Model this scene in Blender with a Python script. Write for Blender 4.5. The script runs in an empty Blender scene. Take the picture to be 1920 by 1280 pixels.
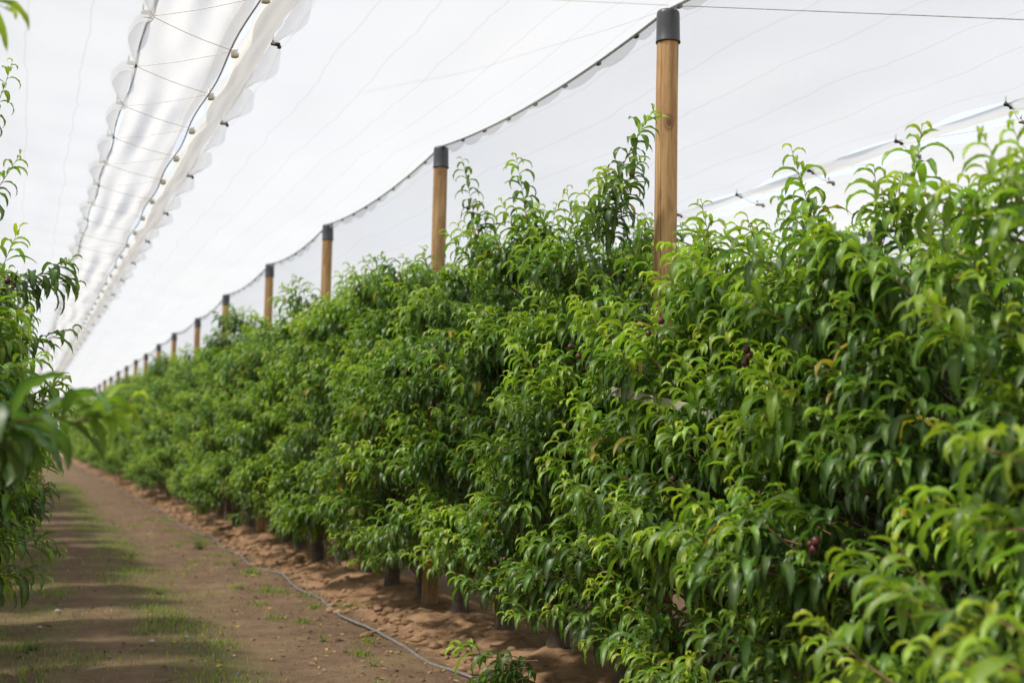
import bpy, bmesh, math, random
import numpy as np
from math import radians, pi, sin, cos

random.seed(7)
SC = bpy.context.scene
COL = SC.collection
ROW, LEFT_ROW, FAR_ROW = 3.574, -0.83, 7.95      # the three tree rows run along +Y
EYE = 1.58
POST_TOP = 4.15
BAY = 4.70
POST_Y0 = 7.59
ROW_END = 118.0

# ------------------------------------------------------------------ helpers
def link(o, parent=None):
    COL.objects.link(o)
    if parent is not None:
        o.parent = parent
    return o

def tag(o, label=None, cat=None, group=None, kind=None):
    if label: o['label'] = label
    if cat: o['category'] = cat
    if group: o['group'] = group
    if kind: o['kind'] = kind
    return o

def empty(name, loc=(0, 0, 0), rz=0.0):
    o = bpy.data.objects.new(name, None)
    o.location = loc
    o.rotation_euler = (0, 0, rz)
    o.empty_display_size = 0.1
    return link(o)

def np_mesh(name, verts, faces, mats=(), midx=None, smooth=True, tint=None, uv=None):
    """verts (n,3); faces: (m,4) int array (quads; -1 in the last column marks a triangle)."""
    verts = np.asarray(verts, np.float32)
    faces = np.asarray(faces, np.int32)
    me = bpy.data.meshes.new(name)
    if faces.shape[1] == 4:
        tri = faces[:, 3] < 0
        tot = np.where(tri, 3, 4).astype(np.int32)
        loops = faces.ravel()
        loops = loops[loops >= 0]
    else:
        tot = np.full(len(faces), 3, np.int32)
        loops = faces.ravel()
    start = np.concatenate(([0], np.cumsum(tot)[:-1])).astype(np.int32)
    me.vertices.add(len(verts)); me.vertices.foreach_set('co', verts.ravel())
    me.loops.add(len(loops)); me.loops.foreach_set('vertex_index', loops.astype(np.int32))
    me.polygons.add(len(faces))
    me.polygons.foreach_set('loop_start', start)
    me.polygons.foreach_set('loop_total', tot)
    for m in mats: me.materials.append(m)
    if midx is not None: me.polygons.foreach_set('material_index', np.asarray(midx, np.int32))
    me.polygons.foreach_set('use_smooth', np.full(len(faces), smooth, bool))
    if tint is not None:
        a = me.color_attributes.new('tint', 'FLOAT_COLOR', 'POINT')
        a.data.foreach_set('color', np.asarray(tint, np.float32).ravel())
    if uv is not None:
        l = me.uv_layers.new(name='UVMap')
        l.data.foreach_set('uv', np.asarray(uv, np.float32)[loops].ravel())
    me.update(calc_edges=True)
    me.validate()
    return me

def obj(name, me, parent=None, loc=None):
    o = bpy.data.objects.new(name, me)
    if loc is not None: o.location = loc
    return link(o, parent)

class MB:
    """collects tubes / lathes / sheets into one mesh"""
    def __init__(s): s.v=[]; s.f=[]; s.n=0; s.m=[]
    def add(s, v, f, m=0):
        v=np.asarray(v,float); f=np.asarray(f,int)
        if f.shape[1]==3: f=np.hstack((f,np.full((len(f),1),-1)))
        s.v.append(v); s.f.append(np.where(f>=0,f+s.n,-1)); s.n+=len(v); s.m.append(np.full(len(f),m))
    def tube(s, pts, rad, n=8, m=0, caps=True):
        pts=np.asarray(pts,float); k=len(pts)
        rad=np.full(k,rad,float) if np.isscalar(rad) else np.asarray(rad,float)
        t=np.gradient(pts,axis=0); t/=np.linalg.norm(t,axis=1)[:,None]+1e-9
        ref=np.array((0,0,1.)) if abs(t[:,2]).mean()<.8 else np.array((1.,0,0))
        u=np.cross(t,ref); u/=np.linalg.norm(u,axis=1)[:,None]+1e-9
        w=np.cross(t,u)
        a=np.linspace(0,2*pi,n,endpoint=False)
        v=(pts[:,None]+rad[:,None,None]*(u[:,None]*np.cos(a)[None,:,None]+w[:,None]*np.sin(a)[None,:,None])).reshape(-1,3)
        i=np.arange(k-1)[:,None]*n; j=np.arange(n)[None]; j2=(j+1)%n
        f=np.stack((i+j,i+j2,i+n+j2,i+n+j),-1).reshape(-1,4)
        f=f[:,::-1]
        if caps:
            v=np.vstack((v,pts[0],pts[-1])); c0=k*n; c1=k*n+1
            jj=np.arange(n); j2=(jj+1)%n
            e=np.full(n,-1)
            f=np.vstack((f,np.stack((np.full(n,c0),jj,j2,e),-1)[:, [0,1,2,3]],
                         np.stack((np.full(n,c1),(k-1)*n+j2,(k-1)*n+jj,e),-1)))
        s.add(v,f,m)
    def box(s, c, size, rz=0, m=0, bev=0.0):
        bm=bmesh.new(); bmesh.ops.create_cube(bm,size=1)
        for q in bm.verts: q.co=(q.co.x*size[0],q.co.y*size[1],q.co.z*size[2])
        if bev: bmesh.ops.bevel(bm,geom=bm.edges[:],offset=bev,segments=2,affect='EDGES',profile=.6)
        bmesh.ops.triangulate(bm,faces=bm.faces[:])
        bm.verts.index_update()
        v=np.array([q.co for q in bm.verts]); f=np.array([[q.index for q in p.verts] for p in bm.faces]); bm.free()
        R=np.array(((cos(rz),-sin(rz),0),(sin(rz),cos(rz),0),(0,0,1)))
        s.add(v@R.T+np.array(c),f,m)
    def mesh(s,name,mats,smooth=True):
        return np_mesh(name,np.vstack(s.v),np.vstack(s.f),mats,np.concatenate(s.m),smooth)

# ------------------------------------------------------------------ materials
def mat(name):
    m = bpy.data.materials.new(name); m.use_nodes = True
    nt = m.node_tree; nt.nodes.clear()
    out = nt.nodes.new('ShaderNodeOutputMaterial')
    return m, nt, out

def N(nt, typ, **kw):
    n = nt.nodes.new(typ)
    for k, v in kw.items():
        if k.startswith('i_'):
            key = k[2:]
            key = int(key) if key.isdigit() else key.replace('_', ' ')
            n.inputs[key].default_value = v
        else: setattr(n, k, v)
    return n

def ramp(nt, fac, stops, interp='LINEAR'):
    r = nt.nodes.new('ShaderNodeValToRGB'); r.color_ramp.interpolation = interp
    el = r.color_ramp.elements
    while len(el) < len(stops): el.new(0.5)
    for e, (p, c) in zip(el, stops):
        e.position = p; e.color = (*c, 1) if len(c) == 3 else c
    nt.links.new(fac, r.inputs[0])
    return r.outputs[0]

def mix(nt, fac, a, b, blend='MIX'):
    m = nt.nodes.new('ShaderNodeMix'); m.data_type = 'RGBA'; m.blend_type = blend
    for s, v in ((m.inputs[0], fac), (m.inputs[6], a), (m.inputs[7], b)):
        if hasattr(v, 'is_linked') or hasattr(v, 'links'): nt.links.new(v, s)
        else: s.default_value = v if not isinstance(v, tuple) else ((*v, 1) if len(v) == 3 else v)
    return m.outputs[2]

def math_(nt, op, a, b=None, clamp=False):
    m = nt.nodes.new('ShaderNodeMath'); m.operation = op; m.use_clamp = clamp
    for s, v in zip(m.inputs, (a, b)):
        if v is None: continue
        if hasattr(v, 'links'): nt.links.new(v, s)
        else: s.default_value = v
    return m.outputs[0]

def noise(nt, vec, scale, detail=4, rough=.55, dist=0.0):
    n = N(nt, 'ShaderNodeTexNoise', i_Scale=scale, i_Detail=detail, i_Roughness=rough, i_Distortion=dist)
    if vec is not None: nt.links.new(vec, n.inputs['Vector'])
    return n.outputs[0]

def principled(nt, out, col, rough=.6, spec=.5, bump=None, bstr=.3, bdist=.01):
    p = nt.nodes.new('ShaderNodeBsdfPrincipled')
    if hasattr(col, 'links'): nt.links.new(col, p.inputs['Base Color'])
    else: p.inputs['Base Color'].default_value = (*col, 1)
    if hasattr(rough, 'links'): nt.links.new(rough, p.inputs['Roughness'])
    else: p.inputs['Roughness'].default_value = rough
    p.inputs['Specular IOR Level'].default_value = spec
    if bump is not None:
        b = nt.nodes.new('ShaderNodeBump'); b.inputs['Strength'].default_value = bstr
        b.inputs['Distance'].default_value = bdist
        nt.links.new(bump, b.inputs['Height']); nt.links.new(b.outputs[0], p.inputs['Normal'])
    nt.links.new(p.outputs[0], out.inputs[0])
    return p

def simple(name, col, rough=.6, spec=.5, nscale=30, var=.25):
    m, nt, out = mat(name)
    g = N(nt, 'ShaderNodeTexCoord').outputs['Object']
    n = noise(nt, g, nscale)
    c = ramp(nt, n, ((.3, tuple(x*(1-var) for x in col)), (.7, tuple(min(1, x*(1+var)) for x in col))))
    principled(nt, out, c, rough, spec, n, .15, .003)
    return m

def leaf_material():
    m, nt, out = mat('peach_leaf')
    at = N(nt, 'ShaderNodeAttribute', attribute_name='tint')
    sep = N(nt, 'ShaderNodeSeparateColor'); nt.links.new(at.outputs['Color'], sep.inputs[0])
    age, rnd, mid = sep.outputs[0], sep.outputs[1], sep.outputs[2]
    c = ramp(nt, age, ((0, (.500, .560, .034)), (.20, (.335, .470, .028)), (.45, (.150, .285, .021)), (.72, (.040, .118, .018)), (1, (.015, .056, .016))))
    hsv = N(nt, 'ShaderNodeHueSaturation'); nt.links.new(c, hsv.inputs['Color'])
    nt.links.new(math_(nt, 'MULTIPLY_ADD', rnd, .5), hsv.inputs['Value'])
    hsv.inputs['Value'].links[0].from_node.inputs[2].default_value = .78
    nt.links.new(math_(nt, 'ADD', math_(nt, 'MULTIPLY', rnd, .03), .485), hsv.inputs['Hue'])
    base = hsv.outputs[0]
    base = mix(nt, math_(nt, 'GREATER_THAN', rnd, .990), base, (.42, .30, .035))   # a few yellowed leaves
    base = mix(nt, math_(nt, 'MULTIPLY', mid, .45), base, (.30, .40, .12))       # pale midrib
    geo = N(nt, 'ShaderNodeNewGeometry')
    under = mix(nt, .45, base, (.13, .21, .09))
    col = mix(nt, geo.outputs['Backfacing'], base, under)
    tc = N(nt, 'ShaderNodeTexCoord').outputs['Object']
    nz = noise(nt, tc, 120, 2)
    p = nt.nodes.new('ShaderNodeBsdfPrincipled')
    nt.links.new(col, p.inputs['Base Color'])
    p.inputs['Roughness'].default_value = .38
    p.inputs['Specular IOR Level'].default_value = .5
    b = nt.nodes.new('ShaderNodeBump'); b.inputs['Strength'].default_value = .35; b.inputs['Distance'].default_value = .004
    nt.links.new(nz, b.inputs['Height']); nt.links.new(b.outputs[0], p.inputs['Normal'])
    tr = nt.nodes.new('ShaderNodeBsdfTranslucent')
    tcol = mix(nt, 1.0, base, (1.2, 1.3, .5), 'MULTIPLY')
    nt.links.new(tcol, tr.inputs[0])
    ms = nt.nodes.new('ShaderNodeMixShader'); ms.inputs[0].default_value = .40
    nt.links.new(p.outputs[0], ms.inputs[1]); nt.links.new(tr.outputs[0], ms.inputs[2])
    nt.links.new(ms.outputs[0], out.inputs[0])
    return m

def twig_material():
    m, nt, out = mat('young_twig')
    at = N(nt, 'ShaderNodeAttribute', attribute_name='tint')
    sep = N(nt, 'ShaderNodeSeparateColor'); nt.links.new(at.outputs['Color'], sep.inputs[0])
    c = ramp(nt, sep.outputs[0], ((0, (.26, .30, .07)), (.5, (.24, .11, .05)), (1, (.11, .065, .045))))
    principled(nt, out, c, .5)
    return m

def bark_material():
    m, nt, out = mat('peach_bark')
    g = N(nt, 'ShaderNodeTexCoord').outputs['Object']
    mp = N(nt, 'ShaderNodeMapping', i_Scale=(1, 1, .6)); nt.links.new(g, mp.inputs[0])
    n = noise(nt, mp.outputs[0], 22, 6, .65)
    c = ramp(nt, n, ((.3, (.05, .033, .024)), (.6, (.13, .09, .066)), (.8, (.22, .17, .13))))
    principled(nt, out, c, .85, .3, n, .7, .01)
    return m

def guard_material():
    m, nt, out = mat('trunk_guard_mesh')
    g = N(nt, 'ShaderNodeTexCoord').outputs['Object']
    n = noise(nt, g, 9, 4)
    c = ramp(nt, n, ((.3, (.085, .066, .052)), (.7, (.20, .155, .12))))
    w = N(nt, 'ShaderNodeTexWave', i_Scale=60.0, i_Distortion=0.5, bands_direction='Z')
    nt.links.new(g, w.inputs[0])
    principled(nt, out, c, .75, .3, w.outputs[1], .4, .004)
    return m

def fruit_material():
    m, nt, out = mat('young_fruit')
    g = N(nt, 'ShaderNodeTexCoord').outputs['Object']
    n = noise(nt, g, 34, 3)
    c = ramp(nt, n, ((.3, (.035, .008, .012)), (.55, (.095, .016, .020)), (.78, (.22, .13, .04))))
    p = principled(nt, out, c, .38)
    return m

def post_material():
    m, nt, out = mat('treated_pine_post')
    g = N(nt, 'ShaderNodeTexCoord').outputs['Object']
    oi = N(nt, 'ShaderNodeObjectInfo')
    off = N(nt, 'ShaderNodeVectorMath', operation='ADD'); nt.links.new(g, off.inputs[0])
    cmb = N(nt, 'ShaderNodeCombineXYZ'); nt.links.new(math_(nt, 'MULTIPLY', oi.outputs['Random'], 30), cmb.inputs[2])
    nt.links.new(cmb.outputs[0], off.inputs[1])
    mp = N(nt, 'ShaderNodeMapping', i_Scale=(9, 9, .8)); nt.links.new(off.outputs[0], mp.inputs[0])
    grain = noise(nt, mp.outputs[0], 3.2, 6, .6, .6)
    mp2 = N(nt, 'ShaderNodeMapping', i_Scale=(1, 1, .35)); nt.links.new(off.outputs[0], mp2.inputs[0])
    blot = noise(nt, mp2.outputs[0], 9, 4, .6)
    c = ramp(nt, grain, ((.28, (.25, .128, .045)), (.5, (.44, .255, .098)), (.72, (.58, .38, .175))))
    c = mix(nt, ramp(nt, blot, ((.45, (0, 0, 0)), (.7, (.55, .55, .55)))), c, (.22, .115, .048))
    vor = N(nt, 'ShaderNodeTexVoronoi', i_Scale=4.6, i_Randomness=1.0)
    mp3 = N(nt, 'ShaderNodeMapping', i_Scale=(1, 1, .62)); nt.links.new(off.outputs[0], mp3.inputs[0]); nt.links.new(mp3.outputs[0], vor.inputs[0])
    knot = ramp(nt, vor.outputs[0], ((.05, (1, 1, 1)), (.085, (.35, .35, .35)), (.12, (.7, .7, .7)), (.17, (0, 0, 0))))
    c = mix(nt, math_(nt, 'MULTIPLY', knot, .75), c, (.095, .045, .020))
    # one drying crack running down the post
    sx = N(nt, 'ShaderNodeSeparateXYZ'); nt.links.new(g, sx.inputs[0])
    wob = math_(nt, 'MULTIPLY', math_(nt, 'SUBTRACT', noise(nt, mp2.outputs[0], 5, 3), .5), .9)
    ang = N(nt, 'ShaderNodeMath', operation='ARCTAN2'); nt.links.new(sx.outputs[1], ang.inputs[0]); nt.links.new(sx.outputs[0], ang.inputs[1])
    d = math_(nt, 'ABSOLUTE', math_(nt, 'ADD', math_(nt, 'ADD', ang.outputs[0], 1.95), math_(nt, 'MULTIPLY', wob, .25)))
    crack = ramp(nt, d, ((.025, (1, 1, 1)), (.06, (0, 0, 0))))
    c = mix(nt, math_(nt, 'MULTIPLY', crack, .8), c, (.05, .026, .014))
    hs = N(nt, 'ShaderNodeHueSaturation', i_Saturation=.95); nt.links.new(c, hs.inputs['Color'])
    nt.links.new(math_(nt, 'ADD', math_(nt, 'MULTIPLY', oi.outputs['Random'], .30), .82), hs.inputs['Value'])
    principled(nt, out, hs.outputs[0], .68, .35, grain, .5, .008)
    return m

def net_material(name, tint, opac=.72, transl=.68, lines=.0, crease=.15):
    m, nt, out = mat(name)
    uv = N(nt, 'ShaderNodeUVMap').outputs[0]
    sp = N(nt, 'ShaderNodeSeparateXYZ'); nt.links.new(uv, sp.inputs[0])
    wob = noise(nt, uv, .9, 3)
    tn = noise(nt, uv, .35, 4, .6)
    c = ramp(nt, tn, ((.35, tuple(tint)), (.65, tuple(min(.97, t*k) for t, k in zip(tint, (1.02, 1.0, .965))))))
    if lines:
        x = math_(nt, 'ADD', math_(nt, 'MULTIPLY', sp.outputs[0], 1/.34), math_(nt, 'MULTIPLY', wob, .40))
        fr = math_(nt, 'ABSOLUTE', math_(nt, 'SUBTRACT', math_(nt, 'FRACT', x), .5))
        ln = ramp(nt, fr, ((.0, (1, 1, 1)), (.014, (.7, .7, .7)), (.032, (0, 0, 0))))
        c = mix(nt, math_(nt, 'MULTIPLY', ln, lines), c, (.22, .20, .17))
    # fine woven ribs of the cloth
    w = N(nt, 'ShaderNodeTexWave', i_Scale=22.0, i_Distortion=.6, bands_direction='X'); nt.links.new(uv, w.inputs[0])
    crs = noise(nt, uv, 3.4, 5, .6, .8)
    hgt = math_(nt, 'ADD', math_(nt, 'MULTIPLY', w.outputs[1], .02), crs)
    b = nt.nodes.new('ShaderNodeBump'); b.inputs['Strength'].default_value = crease; b.inputs['Distance'].default_value = .04
    nt.links.new(hgt, b.inputs['Height'])
    di = N(nt, 'ShaderNodeBsdfDiffuse'); tr = N(nt, 'ShaderNodeBsdfTranslucent'); tp = N(nt, 'ShaderNodeBsdfTransparent')
    for s in (di, tr): nt.links.new(c, s.inputs[0]); nt.links.new(b.outputs[0], s.inputs['Normal'])
    m1 = N(nt, 'ShaderNodeMixShader', i_0=transl); nt.links.new(di.outputs[0], m1.inputs[1]); nt.links.new(tr.outputs[0], m1.inputs[2])
    m2 = N(nt, 'ShaderNodeMixShader', i_0=opac); nt.links.new(tp.outputs[0], m2.inputs[1]); nt.links.new(m1.outputs[0], m2.inputs[2])
    nt.links.new(m2.outputs[0], out.inputs[0])
    return m

def ground_material():
    m, nt, out = mat('orchard_soil')
    geo = N(nt, 'ShaderNodeNewGeometry').outputs['Position']
    sx = N(nt, 'ShaderNodeSeparateXYZ'); nt.links.new(geo, sx.inputs[0])
    X = sx.outputs[0]
    big = noise(nt, geo, .55, 5, .6); med = noise(nt, geo, 3.2, 6, .65); fine = noise(nt, geo, 26, 5, .7)
    soil = ramp(nt, med, ((.3, (.098, .060, .036)), (.52, (.175, .112, .066)), (.75, (.265, .178, .108))))
    soil = mix(nt, .35, soil, ramp(nt, fine, ((.3, (.06, .036, .025)), (.7, (.26, .17, .12)))))
    straw = ramp(nt, noise(nt, geo, 1.3, 5, .7), ((.48, (0, 0, 0)), (.66, (1, 1, 1))))
    soil = mix(nt, math_(nt, 'MULTIPLY', straw, .6), soil, (.25, .180, .092))
    # thin moss / grass in the middle of the alley
    def band(c, w):
        d = math_(nt, 'DIVIDE', math_(nt, 'SUBTRACT', X, c), w)
        return math_(nt, 'SUBTRACT', 1.0, math_(nt, 'MULTIPLY', d, d), True)
    gmask = math_(nt, 'MULTIPLY', math_(nt, 'MAXIMUM', band(1.30, .50), math_(nt, 'MULTIPLY', band(.12, .5), .8)), ramp(nt, big, ((.34, (.1, .1, .1)), (.52, (1, 1, 1)))))
    gmask = math_(nt, 'MULTIPLY', gmask, ramp(nt, med, ((.35, (.25, .25, .25)), (.6, (1, 1, 1)))))
    soil = mix(nt, math_(nt, 'MULTIPLY', gmask, .55), soil, (.100, .130, .030))
    # tan clay ridges under the tree rows
    berm = ramp(nt, noise(nt, geo, 7, 6, .65), ((.3, (.19, .108, .060)), (.48, (.33, .195, .108)), (.75, (.46, .30, .18))))
    bm = None
    for r in (ROW, FAR_ROW, LEFT_ROW - .25, LEFT_ROW - 4.4, FAR_ROW + 4.4):
        q = math_(nt, 'ABSOLUTE', math_(nt, 'SUBTRACT', X, r))
        q = math_(nt, 'ADD', q, math_(nt, 'MULTIPLY', math_(nt, 'SUBTRACT', med, .5), .35))
        k = N(nt, 'ShaderNodeMapRange', i_1=.72, i_2=.58, i_3=0.0, i_4=1.0); nt.links.new(q, k.inputs[0])
        bm = k.outputs[0] if bm is None else math_(nt, 'MAXIMUM', bm, k.outputs[0])
    c = mix(nt, bm, soil, berm)
    h = math_(nt, 'ADD', math_(nt, 'MULTIPLY', med, .6), math_(nt, 'MULTIPLY', fine, .4))
    principled(nt, out, c, .95, .15, h, .8, .05)
    return m

M_LEAF, M_TWIG, M_BARK, M_GUARD, M_FRUIT = leaf_material(), twig_material(), bark_material(), guard_material(), fruit_material()
M_POST = post_material()
M_CAP = simple('grey_plastic_cap', (.050, .054, .062), .42, .5, 14, .12)
M_NET = net_material('white_hail_net', (.362, .360, .356), .66, .66, .30)
M_FLAP = net_material('creased_net_flap', (.385, .37, .345), .64, .66, .0, .36)
M_NETC = net_material('shaded_hail_net', (.42, .418, .405), .72, .62, .2)
M_HEM = net_material('net_hem', (.42, .425, .44), .40, .66)
M_CREAM = net_material('net_fold_sunlit_tint', (.42, .395, .35), .60, .66, 0, .45)  # cream tint puts the sunlit look of the folded hem into its colour
M_EDGE = net_material('net_selvedge', (.50, .51, .53), .95, .40)
M_CLIP = simple('black_plastic_clip', (.022, .024, .026), .4)
M_WCLIP = simple('white_plastic_clip', (.62, .60, .54), .45)
M_GCLIP = simple('grey_plastic_clip', (.30, .31, .32), .45)
M_ROPE = simple('pale_rope', (.86, .81, .72), .8, .2, 60)
M_WIRE = simple('steel_wire', (.34, .35, .36), .45)
M_PIPE = simple('weathered_hose', (.20, .175, .16), .7, .3, 18)
M_GROUND = ground_material()
M_CLOD = simple('clay_clod', (.36, .225, .13), .95, .1, 14, .35)
M_STONE = simple('pale_stone', (.48, .42, .36), .85, .2, 12)
M_BLUE = simple('blue_plastic', (.05, .14, .36), .5)
M_YLEAF = simple('yellow_leaf', (.50, .33, .035), .6)
M_BATTEN = simple('pale_batten', (.38, .35, .27), .7, .3, 9, .12)
M_TIE = simple('green_tie', (.01, .26, .17), .45)
M_GRASS = None

# ------------------------------------------------------------------ camera
def unit(v): v = np.asarray(v, float); return v/np.linalg.norm(v)
FPX = 2667.0
d_cam = unit((-920, -176, -FPX))
e1 = np.array((0, 1., 0)); e1 = unit(e1 - d_cam*e1.dot(d_cam)); e2 = np.cross(d_cam, e1)
z_cam = cos(.032)*e1 + sin(.032)*e2
x_cam = np.cross(d_cam, z_cam)
from mathutils import Matrix
Rw = np.stack((x_cam, d_cam, z_cam))            # rows: world axes in camera space
cam_d = bpy.data.cameras.new('camera'); cam = bpy.data.objects.new('camera', cam_d); link(cam)
mw = Matrix.Identity(4)
for r in range(3):
    for c in range(3): mw[r][c] = float(Rw[r, c])
mw[2][3] = EYE
cam.matrix_world = mw
cam_d.sensor_width = 36; cam_d.lens = 50.0
cam_d.clip_start = .05; cam_d.clip_end = 6000
cam_d.dof.use_dof = True; cam_d.dof.focus_distance = 7.4; cam_d.dof.aperture_fstop = 2.2
SC.camera = cam

# ------------------------------------------------------------------ light, sky
SUN_EL, SUN_AZ = radians(57), radians(-79)      # azimuth from +Y towards +X
sd = np.array((sin(SUN_AZ)*cos(SUN_EL), cos(SUN_AZ)*cos(SUN_EL), sin(SUN_EL)))
w = bpy.data.worlds.new('World'); SC.world = w; w.use_nodes = True
nt = w.node_tree; bg = nt.nodes['Background']
sky = nt.nodes.new('ShaderNodeTexSky'); sky.sky_type = 'NISHITA'; sky.sun_disc = False
sky.sun_elevation = SUN_EL; sky.sun_rotation = SUN_AZ; sky.air_density = 1.0; sky.dust_density = 2.0; sky.altitude = 200
tcw = nt.nodes.new('ShaderNodeTexCoord').outputs['Generated']
mpw = N(nt, 'ShaderNodeMapping', i_Scale=(1, 1, 2.6)); nt.links.new(tcw, mpw.inputs[0])
cl = ramp(nt, noise(nt, mpw.outputs[0], 2.2, 6, .6, .4), ((.25, (.95, .95, .95)), (.65, (.97, .97, .97))))
skc = mix(nt, cl, sky.outputs[0], (3.72, 4.0, 4.55))
nt.links.new(skc, bg.inputs[0]); bg.inputs[1].default_value = .13
sl = bpy.data.lights.new('sun', 'SUN'); sl.energy = 5.0; sl.angle = radians(5); sl.color = (1, .955, .88)
so = link(bpy.data.objects.new('sun', sl))
from mathutils import Vector
so.rotation_euler = Vector(tuple(-sd)).to_track_quat('-Z', 'Y').to_euler()
so.location = (-20, 0, 30)
SC.view_settings.view_transform = 'Standard'; SC.view_settings.look = 'None'
SC.view_settings.exposure = 1.0; SC.view_settings.gamma = 1.0
SC.cycles.use_denoising = True
SC.cycles.max_bounces = 10; SC.cycles.diffuse_bounces = 4; SC.cycles.transmission_bounces = 6; SC.cycles.transparent_max_bounces = 16
SC.cycles.caustics_reflective = False; SC.cycles.caustics_refractive = False

# ------------------------------------------------------------------ ground
def hnoise(x, y, s, seed=0):
    r = np.random.RandomState(seed); o = 0
    for k in range(9):
        a = r.uniform(0, 2*pi); fr = s*r.uniform(.5, 1.9); ph = r.uniform(0, 2*pi)
        o = o + np.sin((x*cos(a)+y*sin(a))*fr + ph)
    return o/9*1.6

def ground_z(x, y):
    x = np.asarray(x, float); y = np.asarray(y, float)
    z = -.045*np.maximum(x-4.3, 0)*np.clip(1-np.maximum(x-20, 0)/30, 0, 1)
    near = np.exp(-np.maximum(np.abs(y)-60, 0)/60)
    for r in (ROW, FAR_ROW, LEFT_ROW-.25, FAR_ROW+4.4):
        t = np.clip(1-np.abs(x-r)/.80, 0, 1); t = t*t*(3-2*t)
        z = z + .12*t*(1+.35*hnoise(x, y, 2.6, 3)) + .05*np.sqrt(t)*hnoise(x, y, 9, 4) + .028*np.sqrt(t)*hnoise(x, y, 19, 5) + .018*np.sqrt(t)*hnoise(x, y, 37, 6)
    z = z - .035*np.exp(-((x-1.75)/.38)**2) - .03*np.exp(-((x+.0)/.3)**2)
    z = z + near*(.018*hnoise(x, y, 3.1, 1) + .010*hnoise(x, y, 11, 2))
    return z

xs = np.unique(np.concatenate((np.linspace(-2500, -60, 10), np.linspace(-60, -4, 14), np.linspace(-4, -1.2, 16), np.linspace(-1.2, 5, 190), np.linspace(5, 14, 60), np.linspace(14, 60, 16), np.linspace(60, 2500, 10))))
ys = np.unique(np.concatenate((np.linspace(-300, -4, 14), np.linspace(-4, 4, 30), np.linspace(4, 22, 360), np.linspace(22, 60, 220), np.linspace(60, 130, 90), np.linspace(130, 5000, 24))))
gx, gy = np.meshgrid(xs, ys)
gv = np.stack((gx, gy, ground_z(gx, gy)), -1).reshape(-1, 3)
nx = len(xs); i, j = np.meshgrid(np.arange(len(ys)-1), np.arange(nx-1), indexing='ij')
q = (i*nx+j).ravel()
tag(obj('ground', np_mesh('ground', gv, np.stack((q, q+1, q+nx+1, q+nx), -1), (M_GROUND,))), kind='structure')

# ------------------------------------------------------------------ leaves, shoots, trees
RNG = np.random.RandomState(11)
def leaf_block(P, az, a0, kap, L, W, fold, roll, age, seg=6):
    """vectorised leaves: arrays (n,) -> verts, quads, tint"""
    n = len(L); S = np.linspace(0, 1, seg+1)
    ang = a0[:, None] - kap[:, None]*S[None]**1.0
    ds = L[:, None]/seg
    am = (ang[:, 1:]+ang[:, :-1])/2
    px = np.concatenate((np.zeros((n, 1)), np.cumsum(np.cos(am)*ds, 1)), 1)
    pz = np.concatenate((np.zeros((n, 1)), np.cumsum(np.sin(am)*ds, 1)), 1)
    prof = np.clip(np.sin(pi*np.clip((S-.06)/.94, 0, 1)**.78), 0, 1)**.75
    prof[0] = .06; prof[-1] = .015
    wv = W[:, None]*prof[None]*.5
    rl = roll[:, None]*S[None]
    cy, sy = np.cos(rl), np.sin(rl)
    nxv, nzv = -np.sin(ang), np.cos(ang)
    rip = RNG.uniform(0, 6, (n, 1)); rp = .24*np.sin(S[None]*19+rip)
    out = np.zeros((n, seg+1, 3, 3))
    for k, sg in ((0, -1), (1, 0), (2, 1)):
        fo = fold[:, None]+rp*sg
        a, b = sg*np.cos(fo)*wv, abs(sg)*np.sin(fo)*wv
        sc, nc = a*cy - b*sy, a*sy + b*cy
        out[:, :, k, 0] = px + nc*nxv
        out[:, :, k, 1] = sc
        out[:, :, k, 2] = pz + nc*nzv
    ca, sa = np.cos(az)[:, None, None], np.sin(az)[:, None, None]
    x = out[..., 0]*ca - out[..., 1]*sa; y = out[..., 0]*sa + out[..., 1]*ca
    V = np.stack((x, y, out[..., 2]), -1) + P[:, None, None, :]
    V = V.reshape(-1, 3)
    b0 = np.arange(n)[:, None]*((seg+1)*3)
    r = np.arange(seg)*3
    q = np.concatenate((np.stack((r, r+1, r+4, r+3), -1), np.stack((r+1, r+2, r+5, r+4), -1)))
    F = (b0[:, :, None]+q[None]).reshape(-1, 4)[:, ::-1]
    T = np.ones((n, seg+1, 3, 4)); T[..., 0] = age[:, None, None]; T[..., 1] = RNG.uniform(0, .96 if seg >= 10 else 1, n)[:, None, None]
    T[..., 2] = 0; T[:, :, 1, 2] = 1
    return V, F, T.reshape(-1, 4)

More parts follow.
